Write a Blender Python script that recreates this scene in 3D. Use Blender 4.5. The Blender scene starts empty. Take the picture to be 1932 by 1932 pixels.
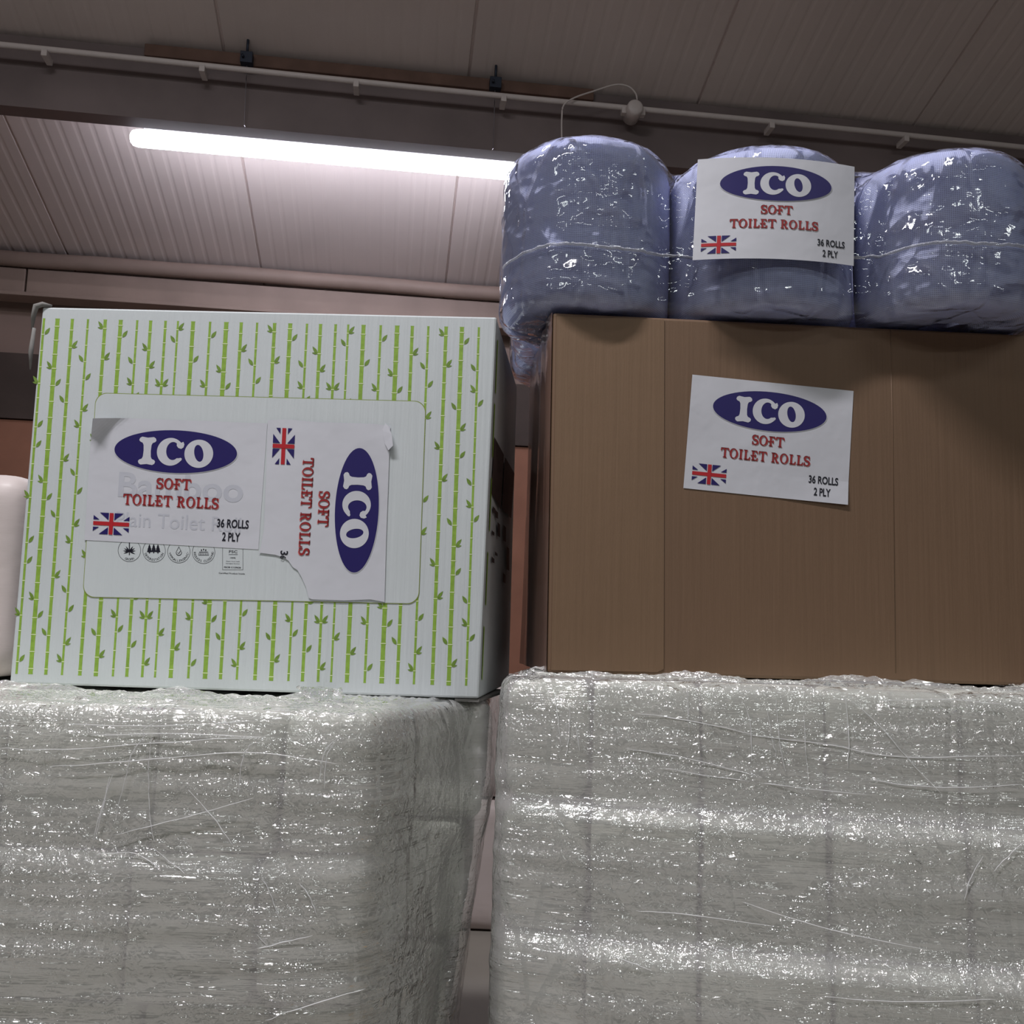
import bpy, bmesh, math, random
from math import sin, cos, radians, pi
from mathutils import Vector, noise
from mathutils.geometry import tessellate_polygon
random.seed(7)
SC = bpy.context.scene
COL = SC.collection

# ------------------------------------------------------------------ camera
ZC = 0.837                       # lens height above the floor
FPX = 1800.0
PITCH, ROLL = radians(7.0), radians(1.7)
Fw = Vector((0, cos(PITCH), sin(PITCH)))
_R = Vector((1, 0, 0)); _U = Vector((0, -sin(PITCH), cos(PITCH)))
CX = _R*cos(ROLL) + _U*sin(ROLL)
CY = -_R*sin(ROLL) + _U*cos(ROLL)
EYE = Vector((0, 0, ZC))
cam_d = bpy.data.cameras.new('camera'); cam = bpy.data.objects.new('camera', cam_d); COL.objects.link(cam)
from mathutils import Matrix
m = Matrix((CX, CY, -Fw)).transposed().to_4x4(); m.translation = EYE
cam.matrix_world = m
cam_d.sensor_width = 36; cam_d.sensor_fit = 'HORIZONTAL'
cam_d.lens = 36*FPX/1932
cam_d.clip_start = 0.02
SC.camera = cam

# ------------------------------------------------------------------ colour, world, lights
SC.view_settings.view_transform = 'Standard'
SC.view_settings.look = 'None'
SC.view_settings.gamma = 1.0
SC.view_settings.exposure = 0.0
SC.cycles.transparent_max_bounces = 16
SC.cycles.sample_clamp_indirect = 6
w = bpy.data.worlds.new('world'); SC.world = w; w.use_nodes = True
w.node_tree.nodes['Background'].inputs[0].default_value = (0.78, 0.72, 0.70, 1)
w.node_tree.nodes['Background'].inputs[1].default_value = 0.19

AZ = radians(7.2)                # the building is turned 7.2 degrees from the view
DB = Vector((-sin(AZ), cos(AZ), 0)); XB = Vector((cos(AZ), sin(AZ), 0))
def bw(u, d, z):                 # building coordinates: along the beams, away, height above the lens
    return XB*u + DB*d + Vector((0, 0, ZC+z))

def strip(u, d, z, lu, ld, power, color):     # a ceiling tube seen by nothing but its light
    l = bpy.data.lights.new('tube_light', 'AREA'); l.shape = 'RECTANGLE'
    l.size = lu; l.size_y = ld; l.energy = power; l.color = color
    o = bpy.data.objects.new('tube_light', l); COL.objects.link(o)
    o.location = bw(u, d, z); o.rotation_euler = (0, 0, AZ)
    return o
strip(-0.85, 0.32, 2.6, 1.2, 0.10, 86, (0.99, 0.96, 0.98))
for u, d_, pw in ((-2.2, -1.3, 11), (2.2, -1.3, 11), (-1.0, -4.0, 17), (1.6, -4.0, 19)):
    o = strip(u, d_, 2.55, 1.5, 0.16, pw, (0.94, 1.0, 0.98))
    o.rotation_euler = (radians(25), 0, AZ)

# ------------------------------------------------------------------ helpers
def ray(x, y): return Fw*FPX + CX*(x-966) - CY*(y-966)
def at_y(x, y, Y): d = ray(x, y); return EYE + d*(Y/d.y)
def at_d(x, y, D): d = ray(x, y); return EYE + d*(D/d.dot(DB))
def on_plane(x, y, P, n):
    d = ray(x, y); return EYE + d*((P-EYE).dot(n)/d.dot(n))

def setp(o, label=None, cat=None, group=None, kind=None):
    if label: o['label'] = label
    if cat: o['category'] = cat
    if group: o['group'] = group
    if kind: o['kind'] = kind
    return o
def empty(name, loc, label=None, cat=None, group=None):
    o = bpy.data.objects.new(name, None); COL.objects.link(o); o.location = loc
    o.empty_display_size = .05
    return setp(o, label, cat, group)
def link_mesh(name, me, mats, parent=None, smooth=False):
    o = bpy.data.objects.new(name, me); COL.objects.link(o)
    for mt in (mats if isinstance(mats, (list, tuple)) else [mats]): me.materials.append(mt)
    if smooth:
        for p in me.polygons: p.use_smooth = True
    if parent:
        o.parent = parent; o.location = -parent.location
    return o
def from_data(name, verts, faces, mats, parent=None, smooth=False, midx=None):
    me = bpy.data.meshes.new(name); me.from_pydata([tuple(v) for v in verts], [], faces)
    if midx: me.polygons.foreach_set('material_index', midx)
    o = link_mesh(name, me, mats, parent, smooth); me.update()
    return o
def from_bm(name, bm, mats, parent=None, smooth=False):
    me = bpy.data.meshes.new(name); bm.to_mesh(me); bm.free()
    return link_mesh(name, me, mats, parent, smooth)

def hexa(pts, bevel=0.0, seg=2, bm=None):       # pts: bottom 4 ccw, top 4 ccw
    b = bm or bmesh.new()
    v = [b.verts.new(p) for p in pts]
    fs = [b.faces.new([v[i] for i in q]) for q in ((3,2,1,0),(4,5,6,7),(0,1,5,4),(1,2,6,5),(2,3,7,6),(3,0,4,7))]
    if bevel:
        es = list({e for f in fs for e in f.edges})
        bmesh.ops.bevel(b, geom=es, offset=bevel, segments=seg, affect='EDGES', profile=.5)
    return b
def bbox(u0, u1, d0, d1, z0, z1, bevel=0.0, bm=None):   # box in building coordinates
    return hexa([bw(u0,d0,z0), bw(u1,d0,z0), bw(u1,d1,z0), bw(u0,d1,z0), bw(u0,d0,z1), bw(u1,d0,z1), bw(u1,d1,z1), bw(u0,d1,z1)], bevel, 2, bm)
def tube(pts, r, n=10, bm=None, caps=True):
    b = bm or bmesh.new(); rings = []
    for i, p in enumerate(pts):
        a = pts[max(i-1, 0)]; c = pts[min(i+1, len(pts)-1)]
        t = (c-a).normalized(); s = t.cross(Vector((0, 0, 1)))
        if s.length < .1: s = t.cross(Vector((0, 1, 0)))
        s.normalize(); q = s.cross(t)
        rr = r[i] if isinstance(r, (list, tuple)) else r
        rings.append([b.verts.new(p + s*cos(2*pi*k/n)*rr + q*sin(2*pi*k/n)*rr) for k in range(n)])
    for a, c in zip(rings, rings[1:]):
        for k in range(n): b.faces.new((a[k], a[(k+1) % n], c[(k+1) % n], c[k]))
    if caps:
        b.faces.new(rings[0][::-1]); b.faces.new(rings[-1])
    return b
def smooth_path(ctrl, n=8):
    out = []
    c = [ctrl[0]]+list(ctrl)+[ctrl[-1]]
    for i in range(1, len(c)-2):
        for k in range(n):
            t = k/n
            out.append(.5*((2*c[i])+(c[i+1]-c[i-1])*t+(2*c[i-1]-5*c[i]+4*c[i+1]-c[i+2])*t*t+(3*c[i]-c[i-1]-3*c[i+1]+c[i+2])*t**3))
    out.append(ctrl[-1])
    return out

# ------------------------------------------------------------------ materials
class NT:
    def __init__(s, name):
        s.m = bpy.data.materials.new(name); s.m.use_nodes = True; s.t = s.m.node_tree
        s.b = s.t.nodes['Principled BSDF']; s.out = s.t.nodes['Material Output']
    def n(s, typ, **kw):
        x = s.t.nodes.new(typ)
        for k, v in kw.items():
            if k.startswith('i_'):
                x.inputs[k[2:].replace('_', ' ')].default_value = v
            else: setattr(x, k, v)
        return x
    def l(s, a, b): s.t.links.new(a, b)
    def coord(s, scale=(1,1,1), rot=(0,0,0), uv=False):
        tc = s.n('ShaderNodeTexCoord'); mp = s.n('ShaderNodeMapping')
        mp.inputs['Scale'].default_value = scale; mp.inputs['Rotation'].default_value = rot
        s.l(tc.outputs['UV' if uv else 'Object'], mp.inputs[0]); return mp.outputs[0]
    def noise(s, vec, scale, detail=3, rough=.5, dist=0):
        x = s.n('ShaderNodeTexNoise'); x.inputs['Scale'].default_value = scale; x.inputs['Detail'].default_value = detail
        x.inputs['Roughness'].default_value = rough; x.inputs['Distortion'].default_value = dist
        s.l(vec, x.inputs['Vector']); return x.outputs[0]
    def math(s, op, a, b=None, c=None):
        x = s.n('ShaderNodeMath', operation=op)
        for i, v in enumerate((a, b, c)):
            if v is None: continue
            if isinstance(v, (int, float)): x.inputs[i].default_value = v
            else: s.l(v, x.inputs[i])
        return x.outputs[0]
    def ramp(s, v, stops):
        x = s.n('ShaderNodeValToRGB'); cr = x.color_ramp
        cr.elements[0].position, cr.elements[0].color = stops[0]
        cr.elements[1].position, cr.elements[1].color = stops[-1]
        for p, c in stops[1:-1]:
            e = cr.elements.new(p); e.color = c
        s.l(v, x.inputs[0]); return x.outputs[0]
    def bump(s, h, strength, dist, normal=None):
        x = s.n('ShaderNodeBump'); x.inputs['Strength'].default_value = strength; x.inputs['Distance'].default_value = dist
        s.l(h, x.inputs['Height'])
        if normal: s.l(normal, x.inputs['Normal'])
        return x.outputs[0]
def C(r, g, b): 
    f = lambda c: (c/255/12.92) if c/255 <= .04045 else ((c/255+.055)/1.055)**2.4
    return (f(r), f(g), f(b), 1)
def plain(name, col, rough=.6, metal=0, var=.06, scale=30, bumpd=0, spec=.4):
    t = NT(name); v = t.coord(); nz = t.noise(v, scale, 4)
    a = tuple(c*(1-var) for c in col[:3])+(1,); b = tuple(min(1, c*(1+var)) for c in col[:3])+(1,)
    t.l(t.ramp(nz, [(.3, a), (.7, b)]), t.b.inputs['Base Color'])
    t.b.inputs['Roughness'].default_value = rough; t.b.inputs['Metallic'].default_value = metal
    t.b.inputs['Specular IOR Level'].default_value = spec
    if bumpd: t.l(t.bump(nz, 1, bumpd), t.b.inputs['Normal'])
    return t.m

M = {}
M['roof'] = plain('painted_roof_sheet', C(220, 207, 203), .55, var=.05, scale=2)
M['beam'] = plain('dark_steel_beam', C(116, 104, 104), .6, var=.18, scale=3)
M['batten'] = plain('brown_timber', C(108, 84, 74), .8, var=.15, scale=12)
M['eave'] = plain('eave_steel', C(150, 130, 121), .6, var=.1, scale=5, bumpd=.004)
M['wall'] = plain('wall_panel', C(150, 128, 120), .7, var=.08, scale=3)
M['rail'] = plain('dark_rail', C(78, 66, 62), .7, var=.2, scale=4)
M['brown_board'] = plain('brown_board', C(160, 112, 92), .75, var=.1, scale=6)
M['floor'] = plain('concrete', C(150, 145, 138), .7, var=.1, scale=4)
M['pvc'] = plain('white_pvc', C(205, 196, 194), .4, var=.03)
M['clamp'] = plain('dark_clamp', C(52, 58, 72), .5, .4)
M['wire'] = plain('wire', C(110, 105, 110), .4, .6)
M['house'] = plain('lamp_housing', C(215, 215, 220), .4)
M['wood'] = plain('pallet_wood', C(170, 135, 95), .8, var=.2, scale=14)
t = NT('lamp_diffuser'); t.b.inputs['Base Color'].default_value = (.9, .9, .9, 1)
t.b.inputs['Emission Color'].default_value = (.86, .88, 1, 1); t.b.inputs['Emission Strength'].default_value = 27.0
M['glow'] = t.m

def board(name, base, var=.05, flute=.0004, period=.0075, seed=0, gloss=.55):
    t = NT(name); v = t.coord()
    lo = t.noise(v, 3.5+seed, 4, .6); st = t.noise(t.coord((40, 40, 1.2)), 4, 3); hi = t.noise(v, 400, 2)
    s = t.math('ADD', t.math('MULTIPLY', lo, .5), t.math('ADD', t.math('MULTIPLY', st, .35), t.math('MULTIPLY', hi, .15)))
    a = tuple(c*(1-var) for c in base[:3])+(1,); b = tuple(min(1, c*(1+var)) for c in base[:3])+(1,)
    t.l(t.ramp(s, [(.35, a), (.65, b)]), t.b.inputs['Base Color'])
    t.b.inputs['Roughness'].default_value = gloss; t.b.inputs['Specular IOR Level'].default_value = .35
    h = t.math('ADD', t.math('MULTIPLY', st, .8), t.math('MULTIPLY', lo, 1.5))
    t.l(t.bump(h, .6, flute*6, t.bump(hi, .15, .0006)), t.b.inputs['Normal'])
    return t.m
M['white_board'] = board('white_cardboard', C(196, 202, 205), .018, .0003)
M['board_edge'] = plain('grey_cardboard_edge', C(120, 118, 116), .8, var=.15, scale=60)
M['kraft'] = board('kraft_cardboard', C(116, 92, 73), .05, .0002)
M['kraft_pale'] = board('kraft_cardboard_flap', C(122, 98, 77), .04, .0002, seed=2)
def flat(name, c, rough=.45): return plain(name, c, rough, var=.03, scale=80)
M['paper'] = plain('label_paper', C(198, 199, 207), .5, var=.02, scale=8, bumpd=.004)
M['navy'] = flat('navy_ink', C(34, 26, 92)); M['red'] = flat('red_ink', C(176, 36, 44)); M['maroon'] = flat('maroon_ink', C(98, 34, 36))
M['darkred'] = flat('dark_red_ink', C(150, 42, 46)); M['pinkink'] = flat('shadow_red_ink', C(205, 120, 118)); M['black'] = flat('black_ink', C(26, 26, 38)); M['ghost'] = flat('faint_print', C(184, 186, 196))
M['green'] = plain('green_ink', C(136, 170, 66), .5, var=.14, scale=160); M['node'] = flat('pale_node_ink', C(222, 232, 190)); M['leaf'] = plain('leaf_ink', C(112, 142, 58), .5, var=.2, scale=150)
M['line'] = flat('olive_line_ink', C(132, 148, 62)); M['photo'] = plain('dark_print', C(62, 52, 52), .5, var=.4, scale=40)

# blue embossed paper
t = NT('blue_paper'); v = t.coord((1,1,1), uv=True)
sx = t.n('ShaderNodeSeparateXYZ'); t.l(v, sx.inputs[0])
k = 2*pi/.0050
a = t.math('SINE', t.math('MULTIPLY', t.math('ADD', sx.outputs[0], sx.outputs[1]), k))
b_ = t.math('SINE', t.math('MULTIPLY', t.math('SUBTRACT', sx.outputs[0], sx.outputs[1]), k))
dots = t.math('MAXIMUM', t.math('MULTIPLY', a, b_), 0)
lo = t.noise(t.coord(), 14, 4, .6)
colr = t.ramp(lo, [(.3, C(190, 196, 236)), (.7, C(206, 211, 246))])
mx = t.n('ShaderNodeMix', data_type='RGBA'); t.l(t.math('MULTIPLY', dots, .5), mx.inputs[0]); t.l(colr, mx.inputs[6]); mx.inputs[7].default_value = C(86, 90, 140)
t.l(mx.outputs[2], t.b.inputs['Base Color']); t.b.inputs['Roughness'].default_value = .8
t.l(t.bump(t.math('SUBTRACT', t.math('MULTIPLY', lo, .5), t.math('MULTIPLY', dots, .12)), .7, .008), t.b.inputs['Normal'])
M['blue'] = t.m
M['core'] = plain('grey_core', C(120, 112, 100), .8)

def tissue(name, c0, c1):
    t = NT(name); v = t.coord()
    lo = t.noise(v, 5, 4, .6); fib = t.noise(t.coord((3, 3, 25)), 22, 4)
    t.l(t.ramp(t.math('ADD', t.math('MULTIPLY', lo, .7), t.math('MULTIPLY', fib, .3)), [(.3, c0), (.7, c1)]), t.b.inputs['Base Color'])
    t.b.inputs['Roughness'].default_value = .6
    t.b.inputs['Coat Weight'].default_value = .10; t.b.inputs['Coat Roughness'].default_value = .25
    t.l(t.bump(t.math('ADD', lo, t.math('MULTIPLY', fib, .25 if 'white' in name else .02)), .5, .012), t.b.inputs['Normal'])
    return t.m
M['tissue'] = tissue('white_tissue_pack', C(218, 222, 211), C(232, 235, 225))
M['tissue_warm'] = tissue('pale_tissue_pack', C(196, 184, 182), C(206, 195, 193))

def film(name, base=.2, streak=(2.2, 2.2, 38), amt=1.0, sparkle=1.0, rough=.07, haze=.04):
    t = NT(name); t.t.nodes.remove(t.b)
    v = t.coord()
    # long pulled creases, fine sparkle, folds
    warp = t.noise(t.coord((1.5, 1.5, 5)), 3, 2)
    s1 = t.noise(t.coord(streak, (0, radians(4), 0)), 3.0, 3, .55, .3)
    s2 = t.noise(t.coord((streak[0]*1.6, streak[1]*1.6, streak[2]*.55), (0, radians(-14), 0)), 3.0, 3, .6, .4)
    sp = t.noise(v, 110, 2, .6, .6)
    mask = t.ramp(t.noise(t.coord((1, 1, 2.0)), 5, 3, .6), [(.40, (0,0,0,1)), (.62, (1,1,1,1))])
    mask2 = t.ramp(t.noise(t.coord((1.1, 1, 1.7), (1, 2, 3)), 7, 3, .6), [(.42, (0,0,0,1)), (.6, (1,1,1,1))])
    vo = t.n('ShaderNodeTexVoronoi', feature='DISTANCE_TO_EDGE'); vo.inputs['Scale'].default_value = 9
    t.l(t.coord((1.6, 1.6, .7), (0, radians(20), 0)), vo.inputs['Vector'])
    fold = t.math('SMOOTH_MIN', t.math('MULTIPLY', vo.outputs[0], 12), 1.0, .1)
    n1 = t.bump(t.math('MULTIPLY', t.math('ADD', s1, t.math('MULTIPLY', s2, .7)), t.math('ADD', t.math('MULTIPLY', mask, .8), .25)), 1.0, .008*amt)
    n2 = t.bump(t.math('MULTIPLY', sp, t.math('ADD', t.math('MULTIPLY', mask2, .85), .22)), 1.0, .0065*sparkle, n1)
    n3 = t.bump(fold, .5, .004*amt, n2)
    gl = t.n('ShaderNodeBsdfGlossy'); gl.inputs['Roughness'].default_value = rough; gl.inputs['Color'].default_value = (1, 1, 1, 1)
    t.l(n3, gl.inputs['Normal'])
    tr = t.n('ShaderNodeBsdfTransparent'); tr.inputs['Color'].default_value = (.97, .975, .96, 1)
    df = t.n('ShaderNodeBsdfDiffuse'); df.inputs['Color'].default_value = (.9, .89, .885, 1)
    fr = t.n('ShaderNodeFresnel'); fr.inputs['IOR'].default_value = 1.45; t.l(n3, fr.inputs['Normal'])
    m0 = t.n('ShaderNodeMixShader'); m0.inputs[0].default_value = haze; t.l(tr.outputs[0], m0.inputs[1]); t.l(df.outputs[0], m0.inputs[2])
    m1 = t.n('ShaderNodeMixShader'); t.l(t.math('MINIMUM', t.math('ADD', t.math('MULTIPLY', fr.outputs[0], 1.1), base), .9), m1.inputs[0])
    t.l(m0.outputs[0], m1.inputs[1]); t.l(gl.outputs[0], m1.inputs[2]); t.l(m1.outputs[0], t.out.inputs[0])
    return t.m
M['film'] = film('clear_stretch_film', haze=.38)
M['film_pack'] = film('clear_pack_film', .015, (4.5, 4.5, 2.6), 1.2, .03, .06, .01)

# ------------------------------------------------------------------ 2-D printing onto surfaces
class Print:
    """collects flat ink shapes; mp maps local (x, y) to a point on the surface, nrm lifts each ink layer"""
    def __init__(s, mp, nrm, lift=.0002, maxe=0):
        s.maxe = maxe; s.mp, s.nrm, s.lift = mp, nrm, lift; s.v = []; s.f = []; s.m = []; s.mats = []
    def mi(s, mat):
        if mat not in s.mats: s.mats.append(mat)
        return s.mats.index(mat)
    def poly(s, loops, mat, layer=1, mp=None):
        if not isinstance(loops[0][0], (tuple, list, Vector)): loops = [loops]
        mp = mp or s.mp
        tris = tessellate_polygon([[Vector((p[0], p[1], 0)) for p in l] for l in loops])
        flatp = [p for l in loops for p in l]; o = len(s.v); k = s.mi(mat)
        s.v += [mp(p[0], p[1]) + s.nrm*(s.lift*layer) for p in flatp]
        if not s.maxe:
            for tr in tris: s.f.append(tuple(o+i for i in tr)); s.m.append(k)
            return
        st = [tuple(tr) for tr in tris]; mid = {}
        while st:
            tr = st.pop(); es = [(math.dist(flatp[tr[i]][:2], flatp[tr[(i+1) % 3]][:2]), i) for i in range(3)]; L_, i = max(es)
            if L_ <= s.maxe: s.f.append(tuple(o+q for q in tr)); s.m.append(k); continue
            a, b, c = tr[i], tr[(i+1) % 3], tr[(i+2) % 3]; key = (min(a, b), max(a, b))
            if key not in mid:
                mid[key] = len(flatp); p = ((flatp[a][0]+flatp[b][0])/2, (flatp[a][1]+flatp[b][1])/2); flatp.append(p)
                s.v.append(mp(p[0], p[1])+s.nrm*(s.lift*layer))
            q = mid[key]; st += [(a, q, c), (q, b, c)]
    def grid(s, fn, nu, nv, mat, layer=0):
        o = len(s.v); k = s.mi(mat)
        for j in range(nv+1):
            for i in range(nu+1): s.v.append(fn(i/nu, j/nv) + s.nrm*(s.lift*layer))
        for j in range(nv):
            for i in range(nu):
                a = o+j*(nu+1)+i; s.f.append((a, a+1, a+nu+2, a+nu+1)); s.m.append(k)
    def text(s, txt, cx, cy, h, mat, layer=2, w=None, ang=0, bold=0, xf=None):
        vs, fs = glyphs(txt, bold)
        if not vs: return
        x0 = min(p[0] for p in vs); x1 = max(p[0] for p in vs); y0 = min(p[1] for p in vs); y1 = max(p[1] for p in vs)
        ky = h/(y1-y0); kx = (w/(x1-x0)) if w else ky
        o = len(s.v); k = s.mi(mat)
        for x, y in vs:
            a = (x-(x0+x1)/2)*kx; b = -(y-(y0+y1)/2)*ky
            X = cx+a*cos(ang)-b*sin(ang); Y = cy+a*sin(ang)+b*cos(ang)
            if xf: X, Y = xf(X, Y)
            s.v.append(s.mp(X, Y) + s.nrm*(s.lift*layer))
        for f in fs: s.f.append(tuple(o+i for i in f)); s.m.append(k)
    def build(s, name, parent):
        # wind every face towards the viewer's side
        F = []
        for f in s.f:
            a, b, c = (Vector(s.v[i]) for i in f[:3])
            F.append(f if (b-a).cross(c-a).dot(s.nrm) >= 0 else f[::-1])
        return from_data(name, s.v, F, s.mats, parent, midx=s.m)
_gc = {}
def glyphs(txt, bold=0):
    if (txt, bold) in _gc: return _gc[(txt, bold)]
    cu = bpy.data.curves.new('t', 'FONT'); cu.body = txt; cu.size = 1; cu.offset = bold; cu.resolution_u = 4; cu.fill_mode = 'FRONT'
    o = bpy.data.objects.new('t', cu); COL.objects.link(o)
    dg = bpy.context.evaluated_depsgraph_get(); dg.update()
    me = bpy.data.meshes.new_from_object(o.evaluated_get(dg))
    r = ([(v.co.x, v.co.y) for v in me.vertices], [tuple(p.vertices) for p in me.polygons])
    bpy.data.objects.remove(o); bpy.data.curves.remove(cu); bpy.data.meshes.remove(me)
    _gc[(txt, bold)] = r; return r
def arc(cx, cy, rx, ry, a0, a1, n=24, rot=0):
    out = []
    for i in range(n+1):
        a = a0+(a1-a0)*i/n; x = rx*cos(a); y = ry*sin(a)
        out.append((cx+x*cos(rot)-y*sin(rot), cy+x*sin(rot)+y*cos(rot)))
    return out
def ell(cx, cy, rx, ry, n=40, rot=0): return arc(cx, cy, rx, ry, 0, 2*pi, n, rot)[:-1]
def ribbon(path, ws):
    L, Rr = [], []
    for i, p in enumerate(path):
        a = path[max(i-1, 0)]; b = path[min(i+1, len(path)-1)]
        dx, dy = b[0]-a[0], b[1]-a[1]; d = math.hypot(dx, dy) or 1; w_ = ws[i]/2 if isinstance(ws, list) else ws/2
        L.append((p[0]-dy/d*w_, p[1]+dx/d*w_)); Rr.append((p[0]+dy/d*w_, p[1]-dx/d*w_))
    return L+Rr[::-1]
def lerp_pts(path, n):
    out = []
    for i in range(len(path)-1):
        for k in range(n): out.append((path[i][0]+(path[i+1][0]-path[i][0])*k/n, path[i][1]+(path[i+1][1]-path[i][1])*k/n))
    return out+[path[-1]]
# serif capitals, cap height 1, y down from the top
def serif(ch):
    T, t_, s_ = .17, .07, .07
    def stem(x, w_=T, y0=0, y1=1): return [[(x-w_/2, y0), (x+w_/2, y0), (x+w_/2*.86, (y0+y1)/2), (x+w_/2, y1), (x-w_/2, y1), (x-w_/2*.86, (y0+y1)/2)]]
    def foot(x, y, up=1, w_=.40): k = .05*up; return [[(x-w_/2, y), (x+w_/2, y), (x+w_/2-.02, y-k), (x+T/2, y-k*1.9), (x-T/2, y-k*1.9), (x-w_/2+.02, y-k)]]
    if ch == 'I': return .46, stem(.23)+foot(.23, 1)+foot(.23, 0, -1)
    if ch == 'L': return .74, stem(.24)+foot(.24, 1)+foot(.24, 0, -1)+[[(.2, 1), (.68, 1), (.74, .70), (.68, .70), (.60, .88), (.45, .92), (.2, .92)]]
    if ch == 'E': return .80, stem(.24)+foot(.24, 1)+foot(.24, 0, -1)+[[(.2, 1), (.70, 1), (.76, .72), (.70, .72), (.62, .90), (.45, .93), (.2, .93)], [(.2, 0), (.68, 0), (.72, .26), (.66, .26), (.60, .10), (.45, .07), (.2, .07)], [(-.02, .47), (.46, .47), (.46, .36), (.53, .36), (.53, .68), (.46, .68), (.46, .55), (-.02, .55)]]
    if ch == 'F': return .74, stem(.24)+foot(.24, 1)+foot(.24, 0, -1)+[[(.2, 0), (.68, 0), (.72, .27), (.66, .27), (.60, .10), (.45, .07), (.2, .07)], [(-.06, .48), (.46, .48), (.46, .37), (.53, .37), (.53, .68), (.46, .68), (.46, .56), (-.06, .56)]]
    if ch == 'T': return .86, stem(.43)+foot(.43, 1)+[[(.02, 0), (.84, 0), (.88, .28), (.82, .28), (.74, .10), (.60, .08), (.26, .08), (.12, .10), (.04, .28), (-.02, .28)]]
    if ch == 'O': return .94, [[ell(.47, .5, .44, .52, 28), ell(.47, .5, .27, .455, 28)[::-1]]]
    if ch == 'R':
        b = [[(.2, 0)]+arc(.40, .27, .34, .27, -pi/2, pi/2, 14)+[(.2, .54)], [(.30, .07)]+arc(.36, .27, .20, .20, -pi/2, pi/2, 14)+[(.30, .47)]]
        return .90, stem(.24)+foot(.24, 1)+foot(.24, 0, -1)+[[b[0], b[1][::-1]]]+[[(.40, .52), (.56, .50), (.72, .88), (.86, .93), (.86, 1), (.62, 1.04), (.54, .88)]]
    if ch == 'S':
        p = arc(.36, .27, .26, .23, -.35, -pi, 8)[:-1]+arc(.36, .27, .26, .23, pi, pi*.62, 5)+arc(.34, .745, .27, .24, -pi*.38, 0, 5)+arc(.34, .745, .27, .24, 0, pi*.88, 10)
        ws = [.05, .06, .07, .09, .11, .13, .15, .16]+[.17]*6+[.18]*6+[.17, .16, .14, .12, .10, .09, .08, .07, .06, .05, .05]
        ws = (ws+[.05]*20)[:len(p)]
        return .68, [ribbon(p, ws), [(.56, .02), (.63, .0), (.64, .34), (.58, .34), (.52, .18)], [(.05, .66), (.11, .66), (.16, .84), (.12, 1.0), (.04, 1.02)]]
    return .34, []
def serif_text(pr, txt, cx, cy, h, wid, mat, layer, off=(0, 0)):
    adv = []; x = 0
    for ch in txt:
        w_, g = serif(ch); adv.append((x, g)); x += w_+.06
    x -= .06; kx = wid/x
    for gx, g in adv:
        for q in g:
            loops = q if isinstance(q[0][0], (tuple, list)) else [q]
            pr.poly([[(cx-wid/2+(gx+p[0])*kx+off[0], cy-h/2+p[1]*h+off[1]) for p in l] for l in loops], mat, layer)

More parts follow.
